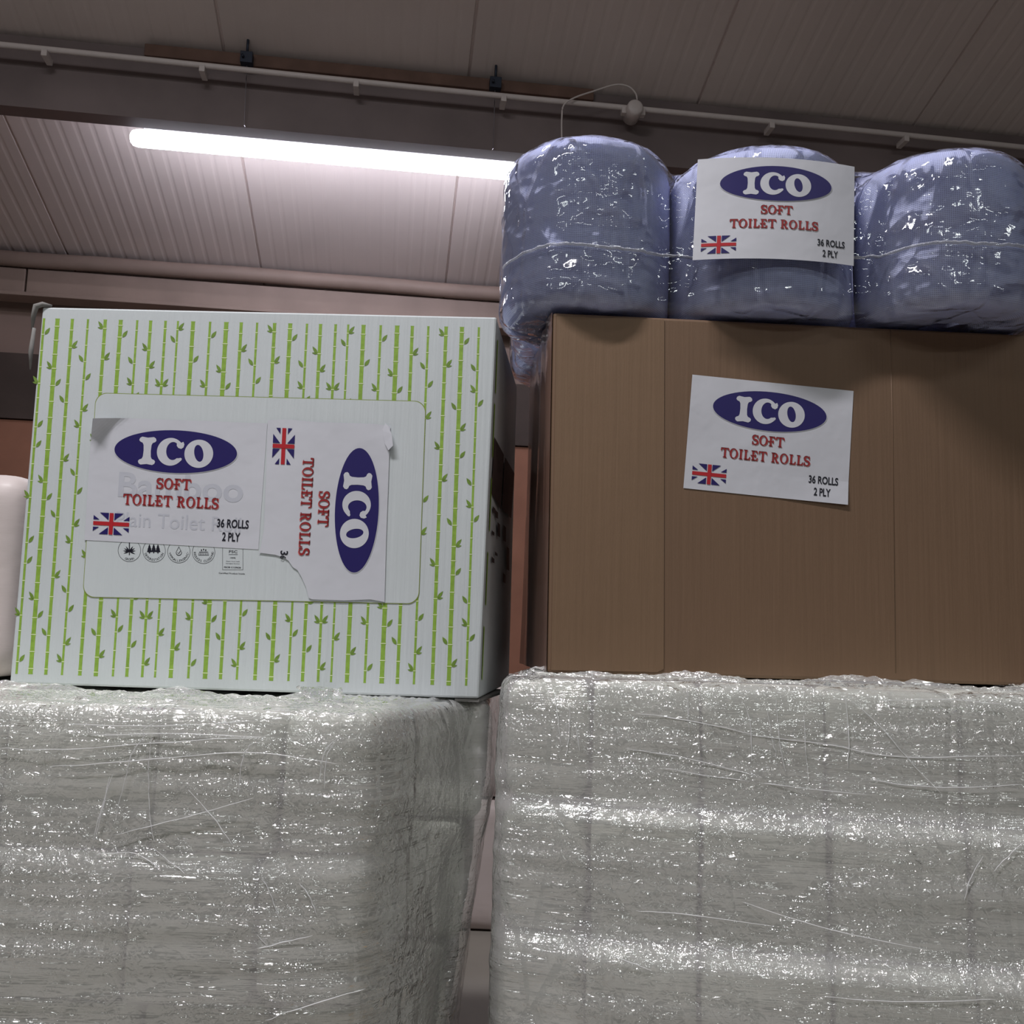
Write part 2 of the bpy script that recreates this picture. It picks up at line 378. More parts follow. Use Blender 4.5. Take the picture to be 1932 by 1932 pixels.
def label_art(pr, skip_ply=False, ghost=False):
    """the printed sheet, local units 210 x 148"""
    if ghost:
        pr.text('Bamboo', 112, 80, 30, M['ghost'], 1, 150, 0, .02); pr.text('Plain Toilet Roll', 112, 121, 17, M['ghost'], 1, 150)
    pr.poly(ell(103, 38, 74.6, 26.3, 64), M['paper'], 2); pr.poly(ell(103, 38, 73.6, 25.5, 64), M['navy'], 3)
    P = M['paper']
    # I: flared slab
    x0, y0, y1 = 61, 22.5, 54.5
    pr.poly([(x0-1.5, y0+.8), (x0+1, y0-.8), (x0+8, y0+.2), (x0+15, y0-.8), (x0+17.5, y0+.8), (x0+18.3, y0+3.4), (x0+17, y0+5.2), (x0+14, y0+6.5), (x0+12.8, y0+9),
             (x0+12.3, 38.5), (x0+12.8, y1-9), (x0+14, y1-6.5), (x0+17, y1-5.2), (x0+18.3, y1-3.4), (x0+17.5, y1-.8), (x0+15, y1+.8), (x0+8, y1-.2), (x0+1, y1+.8), (x0-1.5, y1-.8),
             (x0-2.3, y1-3.4), (x0-1, y1-5.2), (x0+2, y1-6.5), (x0+3.2, y1-9), (x0+3.7, 38.5), (x0+3.2, y0+9), (x0+2, y0+6.5), (x0-1, y0+5.2), (x0-2.3, y0+3.4)], P, 4)
    # C
    out = arc(97, 38.5, 16.3, 16.6, radians(-42), radians(-318), 40)
    inn = arc(99.8, 37.5, 8.0, 10.8, radians(-308), radians(-58), 30)
    pr.poly(out+[(110.8, 48.0), (111.2, 46.2), (109.6, 45.2), (107.6, 45.8)]+inn+[(104.0, 31), (106, 33.6), (109.5, 34.6), (112.2, 32.8), (113, 29), (111.6, 26)], P, 4)
    # O
    pr.poly([ell(131.0, 39.5, 17.2, 16.8, 44), ell(131.0, 39.0, 5.4, 10.2, 32, radians(-13))[::-1]], P, 4)
    for mt, ly, of in ((M['pinkink'], 2, (1.0, .8)), (M['maroon'], 3, (0, 0)), (M['darkred'], 4, (.35, .3))):
        serif_text(pr, 'SOFT', 103, 76.4, 12.6 if mt != M['darkred'] else 11.6, 41.4, mt, ly, of)
        serif_text(pr, 'TOILET ROLLS', 101, 97.0, 12.6 if mt != M['darkred'] else 11.6, 114.5, mt, ly, of)
    # flag
    x, y, W_, H_ = 9.5, 114.5, 43.5, 25.5
    for tri in ([(.17, 0), (.42, 0), (.42, .34)], [(0, .13), (0, .33), (.17, .33)]):
        for fx in (0, 1):
            for fy in (0, 1):
                pr.poly([(x+W_*((1-a) if fx else a), y+H_*((1-b) if fy else b)) for a, b in tri], M['navy'], 2)
    pr.poly([(x, y+H_*.41), (x+W_, y+H_*.41), (x+W_, y+H_*.59), (x, y+H_*.59)], M['red'], 2)
    pr.poly([(x+W_*.445, y), (x+W_*.555, y), (x+W_*.555, y+H_), (x+W_*.445, y+H_)], M['red'], 3)
    if not skip_ply:
        pr.text('36 ROLLS', 177.5, 119.8, 10.2, M['black'], 2, 38, 0, .025)
        pr.text('2 PLY', 176.5, 135.2, 10.2, M['black'], 2, 21.5, 0, .025)
def bil(q, w_=210, h_=148):
    def f(x, y):
        u, v = x/w_, y/h_
        return q[0]*(1-u)*(1-v)+q[1]*u*(1-v)+q[2]*u*v+q[3]*(1-u)*v
    return f

# ================================================================== STRUCTURE
zr = lambda d: 2.30-(d-3.75)*math.tan(radians(16.5))      # roof underside above the lens
def S(name, bm, mats, smooth=False, label=None):
    o = from_bm(name, bm, mats, None, smooth); return setp(o, label, None, None, 'structure')
WALL_D = 5.25
def roof():
    b = bmesh.new(); prof = []
    u = -9.0; i = 0
    while u < 9.0:
        if i % 14 == 0: prof += [(u, 0), (u+.004, .012), (u+.010, .012), (u+.014, 0)]
        else: prof += [(u, 0), (u+.010, .0013), (u+.018, .0013), (u+.028, 0)]
        u += 1.0/14; i += 1
    for a, c in zip(prof, prof[1:]):
        v = [b.verts.new(p) for p in (bw(a[0]+.23, -8, zr(-8)+a[1]), bw(a[0]+.23, WALL_D+.1, zr(WALL_D+.1)+a[1]), bw(c[0]+.23, WALL_D+.1, zr(WALL_D+.1)+c[1]), bw(c[0]+.23, -8, zr(-8)+c[1]))]
        b.faces.new(v)
    bmesh.ops.remove_doubles(b, verts=b.verts, dist=1e-5)
    return b
S('ceiling', roof(), M['roof'])
S('floor', bbox(-9, 9, -8, WALL_D, -ZC-.1, -ZC), M['floor'])
S('wall_back', bbox(-9, 9, WALL_D, WALL_D+.12, -ZC, zr(WALL_D)+.02), M['wall'])
S('trim_1', bbox(-9, 9, WALL_D-.05, WALL_D-.002, 1.02, 1.37), M['rail'], label='dark horizontal rail along the back wall')
S('trim_2', bbox(-9, 9, WALL_D-.03, WALL_D-.002, -ZC, 1.015), M['brown_board'], label='orange-brown boarding on the lower back wall')
BMZ = at_d(120, 209, 3.75).z-ZC
S('trim_3', bbox(-9, 9, 3.75, 3.83, BMZ, 2.275), M['beam'], label='dark steel purlin crossing under the sloping roof')
# eave: a rolled flange over a web made of butted lengths
b = tube([bw(-9+k*.15, 5.08, 1.845+.002*sin(k*1.3)+.003*sin(k*.37)) for k in range(121)], .040, 12)
S('trim_4', b, M['eave'], True, 'pale rounded edge along the eave')
b = bmesh.new()
for a, c in ((-9, -1.96), (-1.95, 1.2), (1.21, 9)):
    bbox(a, c, 5.10, 5.18, 1.655, 1.80, .004, b)
bbox(-9, 9, 5.07, 5.2, 1.645, 1.665, .003, b)
S('trim_5', b, M['eave'], label='pale eave beam below the rounded edge')
ub = [(at_d(px, 92+.1*px, 3.715)-EYE).dot(XB) for px in (270, 1120)]
S('trim_6', bbox(ub[0], ub[1], 3.715, 3.749, 2.225, 2.275, .003), M['batten'], label='brown timber batten on top of the dark purlin')
S('wall_left', bbox(-9.1, -9, -8, WALL_D, -ZC, 6), M['wall']); S('wall_right', bbox(9, 9.1, -8, WALL_D, -ZC, 6), M['wall'])
S('wall_front', bbox(-9, 9, -8.1, -8, -ZC, 6), M['wall'])

# ================================================================== CARTONS
def inplane(az): return Vector((-sin(radians(az)), -cos(radians(az)), 0))
# ---- bamboo printed carton
nB = inplane(2.0); PB = at_y(903, 1318, 1.22)
fB = lambda x, y: on_plane(x, y, PB, nB)
bl_, br_, tr_, tl_ = fB(18, 1287), fB(903, 1318), fB(937, 598), fB(80, 579)
BZ = min(bl_.z, br_.z); bl_.z = br_.z = BZ
def back(px, py, Y): return at_y(px, py, Y)
rb_t = back(975, 729, 1.56); rb_b = back(961, 1254, 1.58); rb_b.z = BZ
lb_t = tl_+Vector((-.012, .36, 0)); lb_b = bl_+Vector((.0, .36, 0))
carton = empty('printed_carton', (bl_+br_)/2+Vector((0, .18, 0)), 'white carton printed with green bamboo stems, on the left wrapped stack', 'cardboard box')
bm = hexa([bl_, br_, rb_b, lb_b, tl_, tr_, rb_t, lb_t], .0025, 2)
from_bm('carton_body', bm, M['white_board'], carton)
pr = Print(fB, nB, .00015)
# bamboo pattern; local units: u,v from the first stem
Q = [fB(83.4, 600), fB(912, 617), fB(888, 1294.5), fB(31, 1272)]
bam = bil(Q, 2108, 1710)
inside = lambda u, v: None
SX = [0, 72, 148, 232, 307, 387, 452, 524, 584, 657, 739]
SW = [22, 16, 11, 17, 20, 11, 16, 13, 10, 20, 12]
LV = {0: [('LP', 250), ('R', 335)], 1: [('RP', 145), ('L', 416)], 2: [('L', 214), ('R', 304), ('RP', 456), ('LP', 535)],
      3: [('LP', 46), ('RP', 200)], 4: [('R', 88), ('L', 410), ('RP', 510)], 5: [('L', 218), ('LP', 322), ('R', 392)],
      6: [('LP', 150), ('RP', 237), ('R', 462)], 7: [('LP', 325), ('RP', 325), ('RP', 540)], 8: [('RP', 45), ('L', 108), ('RP', 402)],
      9: [('R', 205), ('RP', 467)], 10: [('R', 82), ('LP', 325), ('R', 540)]}
# local panel bounds (where the frame hides the pattern): follow the frame's straight sides
from mathutils import geometry as G
def px_of(P):
    d = P-EYE; z = d.dot(Fw); return 966+FPX*d.dot(CX)/z, 966-FPX*d.dot(CY)/z
FR = [(181, 741), (804, 757), (790.5, 1140), (156, 1127)]     # frame corners
frame = bil([fB(*p) for p in FR], 100, 60)
def rrect(inset=0):
    r = 3.4-inset; a = []
    for cx_, cy_, a0 in ((96.6, 3.4, -90), (96.6, 56.6, 0), (3.4, 56.6, 90), (3.4, 3.4, 180)):
        a += arc(cx_, cy_, r, r, radians(a0), radians(a0+90), 8)
    return a
def leaf(x, y, ang, L, W_):
    pts = []
    for i in range(7):
        s_ = i/6; pts.append((s_*L, W_*math.sin(pi*s_**.8)*.5))
    lo = [(p[0], -p[1]) for p in pts[1:-1]][::-1]
    return [(x+a*cos(ang)-b*sin(ang), y+a*sin(ang)+b*cos(ang)) for a, b in pts+lo]
rnd = random.Random(3)
for gi in range(-1, 29-1):
    per, idx = divmod(gi, 11); u = 66+per*817+SX[idx]; wd = SW[idx]
    if gi == -1: u = 0
    if u > 2112: continue
    vs = []
    ph = rnd.uniform(0, 60); v = ph; nodes = []
    for kk in range(-1, 4):
        for kind, vv in LV[idx]: 
            q = vv+kk*556
            if 8 < q < 1700: nodes.append((q, kind))
    allv = sorted(set([q for q, _ in nodes])); ins = []
    prev = -30
    for q in allv+[1760]:
        n_ = max(1, round((q-prev)/78)); ins += [prev+(q-prev)*j/n_ for j in range(1, n_)]; prev = q
    nd = sorted(allv+[q for q in ins if 5 < q < 1705])
    seg = [0]+nd+[1710]
    for a, c in zip(seg, seg[1:]):
        w0 = wd/2
        pr.poly([(u-w0*1.06, a+1.5), (u+w0*1.06, a+1.5), (u+w0*.92, a+9), (u+w0*.92, c-9), (u+w0*1.06, c-1.5), (u-w0*1.06, c-1.5), (u-w0*.92, c-9), (u-w0*.92, a+9)] if c-a > 22 else [(u-w0, a), (u+w0, a), (u+w0, c), (u-w0, c)], M['green'], 1, bam)
    for q in nd: pr.poly([(u-wd*.62, q-1.8), (u+wd*.62, q-1.8), (u+wd*.62, q+1.8), (u-wd*.62, q+1.8)], M['node'], 2, bam)
    for q, kind in nodes:
        sg = -1 if kind[0] == 'L' else 1; x_ = u+sg*wd*.5
        if kind in ('L', 'R'):
            a = radians(-57) if sg > 0 else radians(-123)
            pr.poly(leaf(x_+sg*4, q+1, a, 42, 17), M['leaf'], 2, bam)
        else:
            a = radians(-55) if sg > 0 else radians(-125); a2 = radians(-12) if sg > 0 else radians(-168)
            pr.poly(leaf(x_, q, a, 44, 15), M['leaf'], 2, bam); pr.poly(leaf(x_, q+1, a2, 27, 10), M['leaf'], 2, bam)
pr.poly(rrect(), M['line'], 4, frame)
ri = [((x-50)*.9962+50, (y-30)*.9935+30) for x, y in rrect()]
pr.poly(ri, M['white_board'], 5, frame)
# badges under the label, in picture-plane millimetres of the carton front
def bx_(cx_, cy_): return lambda X, Y: (X, Y+.027*(X-cx_))
for cx_, cy_, word in ((244.7, 1038.5, 'GROWN'), (291.3, 1039.5, 'DEFORESTATION'), (337.9, 1041, '·HYPOALLERGENIC·'), (384.6, 1042, 'REDUCES CLOGGING')):
    pr.poly([ell(cx_, cy_, 21.6, 21.6, 48), ell(cx_, cy_, 20.9, 20.9, 48)[::-1]], M['black'], 6)
    n = len(word); span = radians(11.5)*n
    for i, ch in enumerate(word):
        a = pi/2+span/2-(i+.5)*span/n
        if ch not in ' ': pr.text(ch, cx_+16.8*cos(a), cy_+16.8*sin(a), 4.0 if ch != '·' else 1, M['black'], 6, None, a-pi/2)
cx_, cy_ = 244.7, 1038.5
pr.poly([(cx_-.9, cy_-16), (cx_+.9, cy_-16), (cx_+.9, cy_+9), (cx_-.9, cy_+9)], M['black'], 6)
for a in (-150, -175, 160, -30, -5, 25, -55, -125): pr.poly(leaf(cx_, cy_+2, radians(a), 12, 2.6), M['black'], 6)
for k in (-8, 0, 8):
    cx_, cy_ = 290.5+k, 1036+abs(k)*.05
    pr.poly([(cx_-1, cy_+6), (cx_-4.8, cy_+5), (cx_-3, cy_), (cx_-3.8, cy_), (cx_-1.8, cy_-4), (cx_-2.4, cy_-4), (cx_, cy_-10), (cx_+2.4, cy_-4), (cx_+1.8, cy_-4), (cx_+3.8, cy_), (cx_+3, cy_), (cx_+4.8, cy_+5), (cx_+1, cy_+6), (cx_+1, cy_+8), (cx_-1, cy_+8)], M['black'], 6)
cx_, cy_ = 337.9, 1040
drop = lambda s: [(cx_, cy_-9*s)]+arc(cx_, cy_+3, 5.6*s, 5.6*s, radians(-30), radians(210), 16)
pr.poly([drop(1), [(cx_+(x-cx_)*.82, cy_+1+(y-cy_-1)*.82) for x, y in drop(1)][::-1]], M['black'], 6)
pr.poly(ribbon([(cx_-2.5, cy_+2.5), (cx_-.5, cy_+5), (cx_+3.5, cy_-1)], 1.2), M['black'], 6)
cx_, cy_ = 384.6, 1042
pr.poly([[(cx_-8, cy_-1), (cx_+8, cy_-1), (cx_+10, cy_+6), (cx_-10, cy_+6)], [(cx_-9, cy_+5.2), (cx_+9, cy_+5.2), (cx_+7.4, cy_-.2), (cx_-7.4, cy_-.2)]], M['black'], 6)
for k in range(-6, 7, 3): pr.poly([(cx_+k*.9-.5, cy_), (cx_+k*.9+.5, cy_), (cx_+k*1.1+.5, cy_+5), (cx_+k*1.1-.5, cy_+5)], M['black'], 6)
for k in (-4, 0, 4): pr.poly(ell(cx_+k, cy_-5+abs(k)*.3, 1.2, 1.8, 10), M['black'], 6)
cx_, cy_ = 439.5, 1052; X = bx_(cx_, cy_)
box = lambda x0, x1, y0, y1: [(x0, y0), (x1, y0), (x1, y1), (x0, y1)]
pr.poly([box(420, 459, 1022, 1075.4), box(420.6, 458.4, 1022.6, 1074.8)[::-1]], M['black'], 6)
pr.text('FSC', 440.5, 1041, 5.2, M['black'], 6, 16, .03, .01); pr.poly(box(432, 449, 1046, 1046.7), M['black'], 6)
pr.text('100%', 439.8, 1052.6, 3.0, M['black'], 6, 10, .03, .01)
pr.text('Paper from well', 439.6, 1059.6, 2.2, M['black'], 6, 25, .03, .01); pr.text('managed forests', 439.3, 1063.6, 2.2, M['black'], 6, 26, .03, .01)
pr.text('FSC® C129636', 439, 1070.6, 3.0, M['black'], 6, 32, .03, .02); pr.text('Certified Product Inside', 437.7, 1082, 3.0, M['black'], 6, 49, .03, .01)
pr.build('front_print', carton)['label'] = 'green bamboo stem print, rounded frame and small black badges'
# side prints
nS = (rb_b-br_).cross(tr_-br_).normalized()
if nS.x < 0: nS = -nS
fS = lambda x, y: on_plane(x, y, br_, nS)
ps = Print(fS, nS, .0006)
ps.poly([(932, 824), (950, 858), (944, 962), (926, 930)], M['photo'], 1); ps.poly([(952, 862), (970, 893), (964, 978), (946, 960)], M['photo'], 1)
for k, (x, y, h) in enumerate([(929, 955, 12), (934, 962, 14), (927, 1000, 8), (938, 985, 26), (949, 990, 30), (955, 1030, 44), (927, 1050, 10), (933, 1040, 7), (948, 1080, 18)]):
    ps.poly([(x, y), (x+5, y+5), (x+5, y+h+3), (x, y+h)], M['photo'], 1)
for k in range(7):                 # edge of the bamboo print wrapping round
    x = 931+k*.7-k; 
for y0, x0 in ((640, 936.5), (760, 931), (900, 925), (1040, 918), (1180, 911)):
    ps.poly([(x0+1, y0), (x0+2.6, y0+4), (x0-1.6, y0+104), (x0-3.0, y0+100)], M['green'], 1)
ps.build('side_print', carton)
# crushed top-left corner and bottom flap edge
c0 = fB(80, 580)
b = bmesh.new()
path = [c0+Vector(v) for v in ((-.013, .004, -.030), (-.011, .000, -.012), (-.008, -.001, .001), (.001, -.001, .004), (.012, .001, .003))]
tube(path, [.0012, .0032, .0042, .0036, .0015], 7, b)
tube([c0+Vector((-.010, .003, -.028)), c0+Vector((-.012, .004, -.060)), c0+Vector((-.010, .003, -.085))], [.0025, .0035, .001], 6, b)
from_bm('crushed_corner', b, M['board_edge'], carton, True)
fl = hexa([br_+Vector((-.03, .004, -.0045)), br_+Vector((.0, .002, -.0045)), rb_b+Vector((.0, -.14, -.0045)), rb_b+Vector((-.03, -.14, -.0045)),
           br_+Vector((-.03, .004, -.001)), br_+Vector((.001, .002, -.001)), rb_b+Vector((.001, -.14, -.001)), rb_b+Vector((-.03, -.14, -.001))])
from_bm('bottom_flap', fl, M['board_edge'], carton)
# label 1
LQ = [fB(175, 787), fB(505, 799), fB(488, 1037), fB(160, 1019)]
p1 = Print(bil(LQ), nB, .0002, 8)
def curl(x, y):
    p = bil(LQ)(x, y)
    k = max(0, 1-(x/48+y/34)); p = p + nB*(.012*k*k*1.6) + Vector((.010*k*k, 0, -.006*k*k)); return p + nB*.0012
p1.grid(lambda u, v: curl(u*210, v*148), 42, 30, M['paper'])
p1.mp = curl
label_art(p1, ghost=True)
p1.build('label', carton)['label'] = 'upright paper label with curled top left corner'
# label 2, turned a quarter clockwise and torn at its lower left
LQ2 = [fB(743, 803), fB(727, 1137), fB(489, 1128), fB(505, 792)]
m2 = bil(LQ2); inv = None
p2 = Print(m2, nB, .0002)
# outline in picture coordinates of the carton front
o2 = [(506, 793), (540, 792), (600, 797), (700, 800), (737, 804), (729, 1020), (726, 1136), (700, 1131), (650, 1133), (590, 1131), (583, 1128), (578, 1108), (570, 1090), (562, 1076), (553, 1070), (545, 1058), (536, 1052), (520, 1047), (489, 1043), (492, 1037), (499, 1000), (503, 900)]
p2.mp = lambda x, y: fB(x, y)+nB*.0021
p2.poly(o2, M['paper'], 0)
p2.poly([(728, 799), (734, 806), (741, 822), (743.5, 843), (734, 851), (727, 838), (722, 812)], M['paper'], 0, mp=lambda x, y: fB(x, y)+nB*(.0021+.006*max(0, (x-724)/18)))
p2.mp = lambda x, y: m2(x, y)+nB*.0021
label_art(p2, skip_ply=True)
p2.text('3', 157, 120.5, 9, M['black'], 2, 5.0, 0, .02); p2.text('6', 162, 121.5, 7, M['black'], 2, 3.4, 0, .015)
p2.build('label', carton)['label'] = 'torn paper label turned sideways'

# ---- plain brown carton
nK = inplane(-3.0); PK = at_y(1034, 1269, 1.22)
fK = lambda x, y: on_plane(x, y, PK, nK)
kbl, kbr, ktr, ktl = fK(1032, 1269), fK(2010, 1288), fK(2010, 632), fK(1043, 592)
KZ = PK.z; kbl.z = kbr.z = KZ; zt = (ktl.z+ktr.z)/2; ktl.z = ktr.z = zt
klt = at_y(1003, 738, 1.54); klt.z = zt; klb = at_y(982, 1240, 1.56); klb.z = KZ
krt = ktr+Vector((.02, .38, 0)); krb = kbr+Vector((.02, .38, 0))
kc = empty('brown_carton', (kbl+kbr)/2+Vector((0, .19, 0)), 'plain brown cardboard carton with one white paper label, on the right wrapped stack', 'cardboard box')
from_bm('carton_body', hexa([kbl, kbr, krb, klb, ktl, ktr, krt, klt], .004, 3), M['kraft'], kc)
# overlapped left flap and raised creases
fp = Print(fK, nK, .0001)
def raised(pts, h, mat, name, lab=None):
    top = [fK(*p)+nK*h for p in pts]; bot = [fK(*p)+nK*.00005 for p in pts]; n = len(pts)
    o = from_data(name, top+bot, [tuple(range(n))[::-1]]+[(i, (i+1) % n, n+(i+1) % n, n+i) for i in range(n)], mat, kc)
    if lab: o['label'] = lab
    return o
raised([(1050, 597), (1253, 604), (1252, 1262), (1240, 1268), (1040, 1264)], .0012, M['kraft_pale'], 'overlap_flap', 'slightly paler board strip at the left of the front')
b = bmesh.new()
for pts in ([(1680, 622), (1684, 800), (1690, 1270)],):
    tube([fK(*p)-nK*.0007 for p in pts], .0011, 6, b)
from_bm('board_crease', b, M['kraft'], kc, True)
# glossy, ridged left side (folded film and board layers)
b = bmesh.new()
vec = (klt-ktl); vecb = (klb-kbl); nside = Vector((-1, -.1, 0))
prof = [(0, 0), (.04, .004), (.12, .006), (.2, .002), (.26, .007), (.38, .009), (.45, .003), (.55, .008), (.7, .010), (.78, .003), (.9, .006), (1.0, 0)]
rows = 14; vv = []
for j in range(rows+1):
    t_ = j/rows; row = []
    for s_, h in prof:
        p = (ktl*(1-t_)+kbl*t_)+(vec*(1-t_)+vecb*t_)*s_ + nside*(h*.7*(.8+.3*sin(t_*5+s_*9))+.0008)
        row.append(b.verts.new(p))
    vv.append(row)
for r0, r1 in zip(vv, vv[1:]):
    for i in range(len(prof)-1): b.faces.new((r0[i], r1[i], r1[i+1], r0[i+1]))
t = NT('glossy_brown_side'); t.b.inputs['Base Color'].default_value = C(120, 92, 80); t.b.inputs['Roughness'].default_value = .35
t.b.inputs['Coat Weight'].default_value = .8; t.b.inputs['Coat Roughness'].default_value = .12
from_bm('side_wrap', b, t.m, kc, True)['label'] = 'dark glossy ridged left side of the carton'
KQ = [fK(1306, 707), fK(1610, 738), fK(1598, 953), fK(1289, 921)]
k3 = lambda x, y: bil(KQ)(x, y)+nK*(.0008+.028*max(0, x/210-.55)*max(0, y/148-.8))
p3 = Print(k3, nK, .0002, 8)
p3.grid(lambda u, v: k3(u*210, v*148), 42, 30, M['paper'])
label_art(p3)
p3.build('label', kc)['label'] = 'white paper label stuck slightly tilted'

# ================================================================== BLUE ROLL PACK
RZ = zt+.006
pk = empty('roll_pack', Vector((.27, 1.36, RZ)), 'film-wrapped pack of large blue paper rolls on top of the brown carton', 'roll pack')
def roll_mesh(name, R_, H_, seed):
    prof = [(.03, .012), (.03, .004), (.034, .0), (R_*.6, .0), (R_-.018, .001), (R_-.006, .006), (R_-.001, .018), (R_, .04), (R_+.001, H_*.5), (R_, H_-.034), (R_-.003, H_-.020), (R_-.010, H_-.009), (R_-.020, H_-.002), (R_-.035, H_), (.034, H_-.002), (.03, H_-.006), (.03, H_-.03)]
    n = 72; vs = []; fs = []; uvs = []
    L = 0; Ls = [0]
    for a, c in zip(prof, prof[1:]): L += math.hypot(c[0]-a[0], c[1]-a[1]); Ls.append(L)
    for i, (r, z) in enumerate(prof):
        for k in range(n):
            a = 2*pi*k/n; nz = noise.noise(Vector((cos(a)*1.5, sin(a)*1.5, z*9+seed)))*.0035*(r/R_)
            vs.append(((r+nz)*cos(a), (r+nz)*sin(a), z+noise.noise(Vector((cos(a)*2, sin(a)*2, seed)))*.003))
    for i in range(len(prof)-1):
        for k in range(n): fs.append((i*n+k, i*n+(k+1) % n, (i+1)*n+(k+1) % n, (i+1)*n+k))
    me = bpy.data.meshes.new(name); me.from_pydata(vs, [], fs); uv = me.uv_layers.new(name='UVMap')
    for p in me.polygons:
        for li, vi in zip(p.loop_indices, p.vertices):
            i, k = divmod(vi, n); k0 = p.vertices[0] % n
            if k == 0 and k0 == n-1: k = n
            uv.data[li].uv = (k/n*2*pi*R_, Ls[i])
    return me
tops = [(1108, 258), (1470, 280), (1778, 282)]
RR = [.119, .1275, .114]
# bottoms: rolls stand on the carton and hang over its front edge, more to the right
cent = [Vector((.096, 1.318, 0)), Vector((.341, 1.312, 0)), Vector((.583, 1.268, 0))]
RH = .241
rolls = []
for row in (0, 1):
    for i, c in enumerate(cent):
        me = roll_mesh('toilet_roll', RR[i], RH-[0, .014, .026][i], i*3.1+row*7)
        me.materials.append(M['blue'])
        for p in me.polygons: p.use_smooth = True
        o = bpy.data.objects.new('toilet_roll', me); COL.objects.link(o); o.parent = pk
        loc = Vector((c.x+row*.015, c.y+row*.25, RZ+.001)); o.location = loc-pk.location
        o.rotation_euler = (0, 0, 1.3*i+row); rolls.append(loc)
# its film: hull of the rolls
def film_shell(name, parts, voxel, it, mat, parent, disp=.002, freq=25, seedv=0):
    b = bmesh.new()
    for (x, y, z, r, h) in parts:
        rg = []
        for rr_, zz_ in ((r-.022, 0), (r-.008, .003), (r, .016), (r, h-.034), (r-.004, h-.020), (r-.012, h-.008), (r-.024, h)):
            rg.append([b.verts.new((x+rr_*cos(2*pi*k/40), y+rr_*sin(2*pi*k/40), z+zz_)) for k in range(40)])
        for p_, q_ in zip(rg, rg[1:]):
            for k in range(40): b.faces.new((p_[k], p_[(k+1) % 40], q_[(k+1) % 40], q_[k]))
        b.faces.new(rg[0][::-1]); b.faces.new(rg[-1])
    me = bpy.data.meshes.new('tmp'); b.to_mesh(me); b.free()
    o = bpy.data.objects.new('tmp', me); COL.objects.link(o)
    md = o.modifiers.new('r', 'REMESH'); md.mode = 'VOXEL'; md.voxel_size = voxel
    sm = o.modifiers.new('s', 'SMOOTH'); sm.factor = .5; sm.iterations = it
    sb = o.modifiers.new('u', 'SUBSURF'); sb.levels = 1; sb.render_levels = 1
    dg = bpy.context.evaluated_depsgraph_get(); dg.update()
    m2_ = bpy.data.meshes.new_from_object(o.evaluated_get(dg)); bpy.data.objects.remove(o)
    m2_.name = name
    for v, nn in zip(m2_.vertices, [Vector(v.normal) for v in m2_.vertices]):
        c = v.co*freq
        v.co += nn*disp*(noise.ridged_multi_fractal(Vector((c.x, c.y, c.z*.6+seedv)), 1.0, 2.2, 3, 1.0, 2.0)*.5)
    m2_.materials.clear()
    return link_mesh(name, m2_, mat, parent, True)
parts = [(p.x, p.y, p.z-.003, RR[i % 3]+.003, RH+.004-[0, .014, .026][i % 3]) for i, p in enumerate(rolls)]
parts += [((rolls[a].x+rolls[a+1].x)/2, (rolls[a].y+rolls[a+1].y)/2+.0, RZ-.002, (.085), RH-.032) for a in (0, 1, 3, 4)]
parts += [(rolls[a].x+.008, rolls[a].y+.114, RZ-.003, .1125, RH-.006) for a in (0, 1, 2)]
film_shell('clear_film', parts, .006, 5, M['film_pack'], pk, .003)
# weld seam across the front
def front_y(x, off):
    best = None
    for i in range(3):
        c = rolls[i]; r = RR[i]+off
        if abs(x-c.x) < r:
            y = c.y-math.sqrt(r*r-(x-c.x)**2); best = y if best is None else min(best, y)
    return best
pts = []
x = rolls[0].x-.119
while x < rolls[2].x+.118:
    y = front_y(x, .0065)
    if y is None: y = rolls[0].y if x < rolls[1].x else rolls[2].y
    yb = 1.0e9
    for i in (0, 1):     # film bridges between the rolls
        mx_ = (rolls[i].x+rolls[i+1].x)/2
        if abs(x-mx_) < .05: y = min(y, (rolls[i].y+rolls[i+1].y)/2-.086+ .5*abs(x-mx_)*0)
    pts.append(Vector((x, y, RZ+.078+.003*sin(x*40)+.002*noise.noise(Vector((x*90, 0, 0)))))); x += .004
# dense ruffle: a thin upright ribbon with crumpled edge
vs = []; fs = []
for i, p in enumerate(pts):
    n1 = noise.noise(Vector((i*.55, 0, 3))); n2 = noise.noise(Vector((i*.8, 5, 0)))
    vs += [p+Vector((0, .002, -.0015)), p+Vector((0, -.0025-.002*n1, .000)), p+Vector((0, -.001, .0018+.0015*n2))]
for i in range(len(pts)-1):
    for k in range(2): a = i*3+k; fs.append((a, a+3, a+4, a+1))
t = NT('film_weld'); t.b.inputs['Base Color'].default_value = (.75, .77, .85, 1); t.b.inputs['Roughness'].default_value = .15
t.b.inputs['Alpha'].default_value = .6
t.l(t.bump(t.noise(t.coord(), 500, 2), 1, .003), t.b.inputs['Normal'])
from_data('film_seam', vs, fs, t.m, pk, True)
# label on the middle roll
c = rolls[1]; yl = c.y-RR[1]-.0125
nL = Vector((0.02, -1, 0)).normalized()
fL = lambda x, y: on_plane(x, y, Vector((c.x, yl, 0)), nL)
TQ = [fL(1321, 291), fL(1620, 305), fL(1618.5, 494), fL(1311, 483)]
def bow(x, y):
    p = bil(TQ)(x, y); k = (x-105)/105; return p - nL*(.014*k*k)
p4 = Print(bow, nL, .00022, 7)
p4.grid(lambda u, v: bow(u*210, v*148), 42, 30, M['paper'])
label_art(p4)
# dense tessellation is only needed for the sheet; inks are small enough to follow it
o = p4.build('label', pk); o['label'] = 'white paper label on the middle roll'

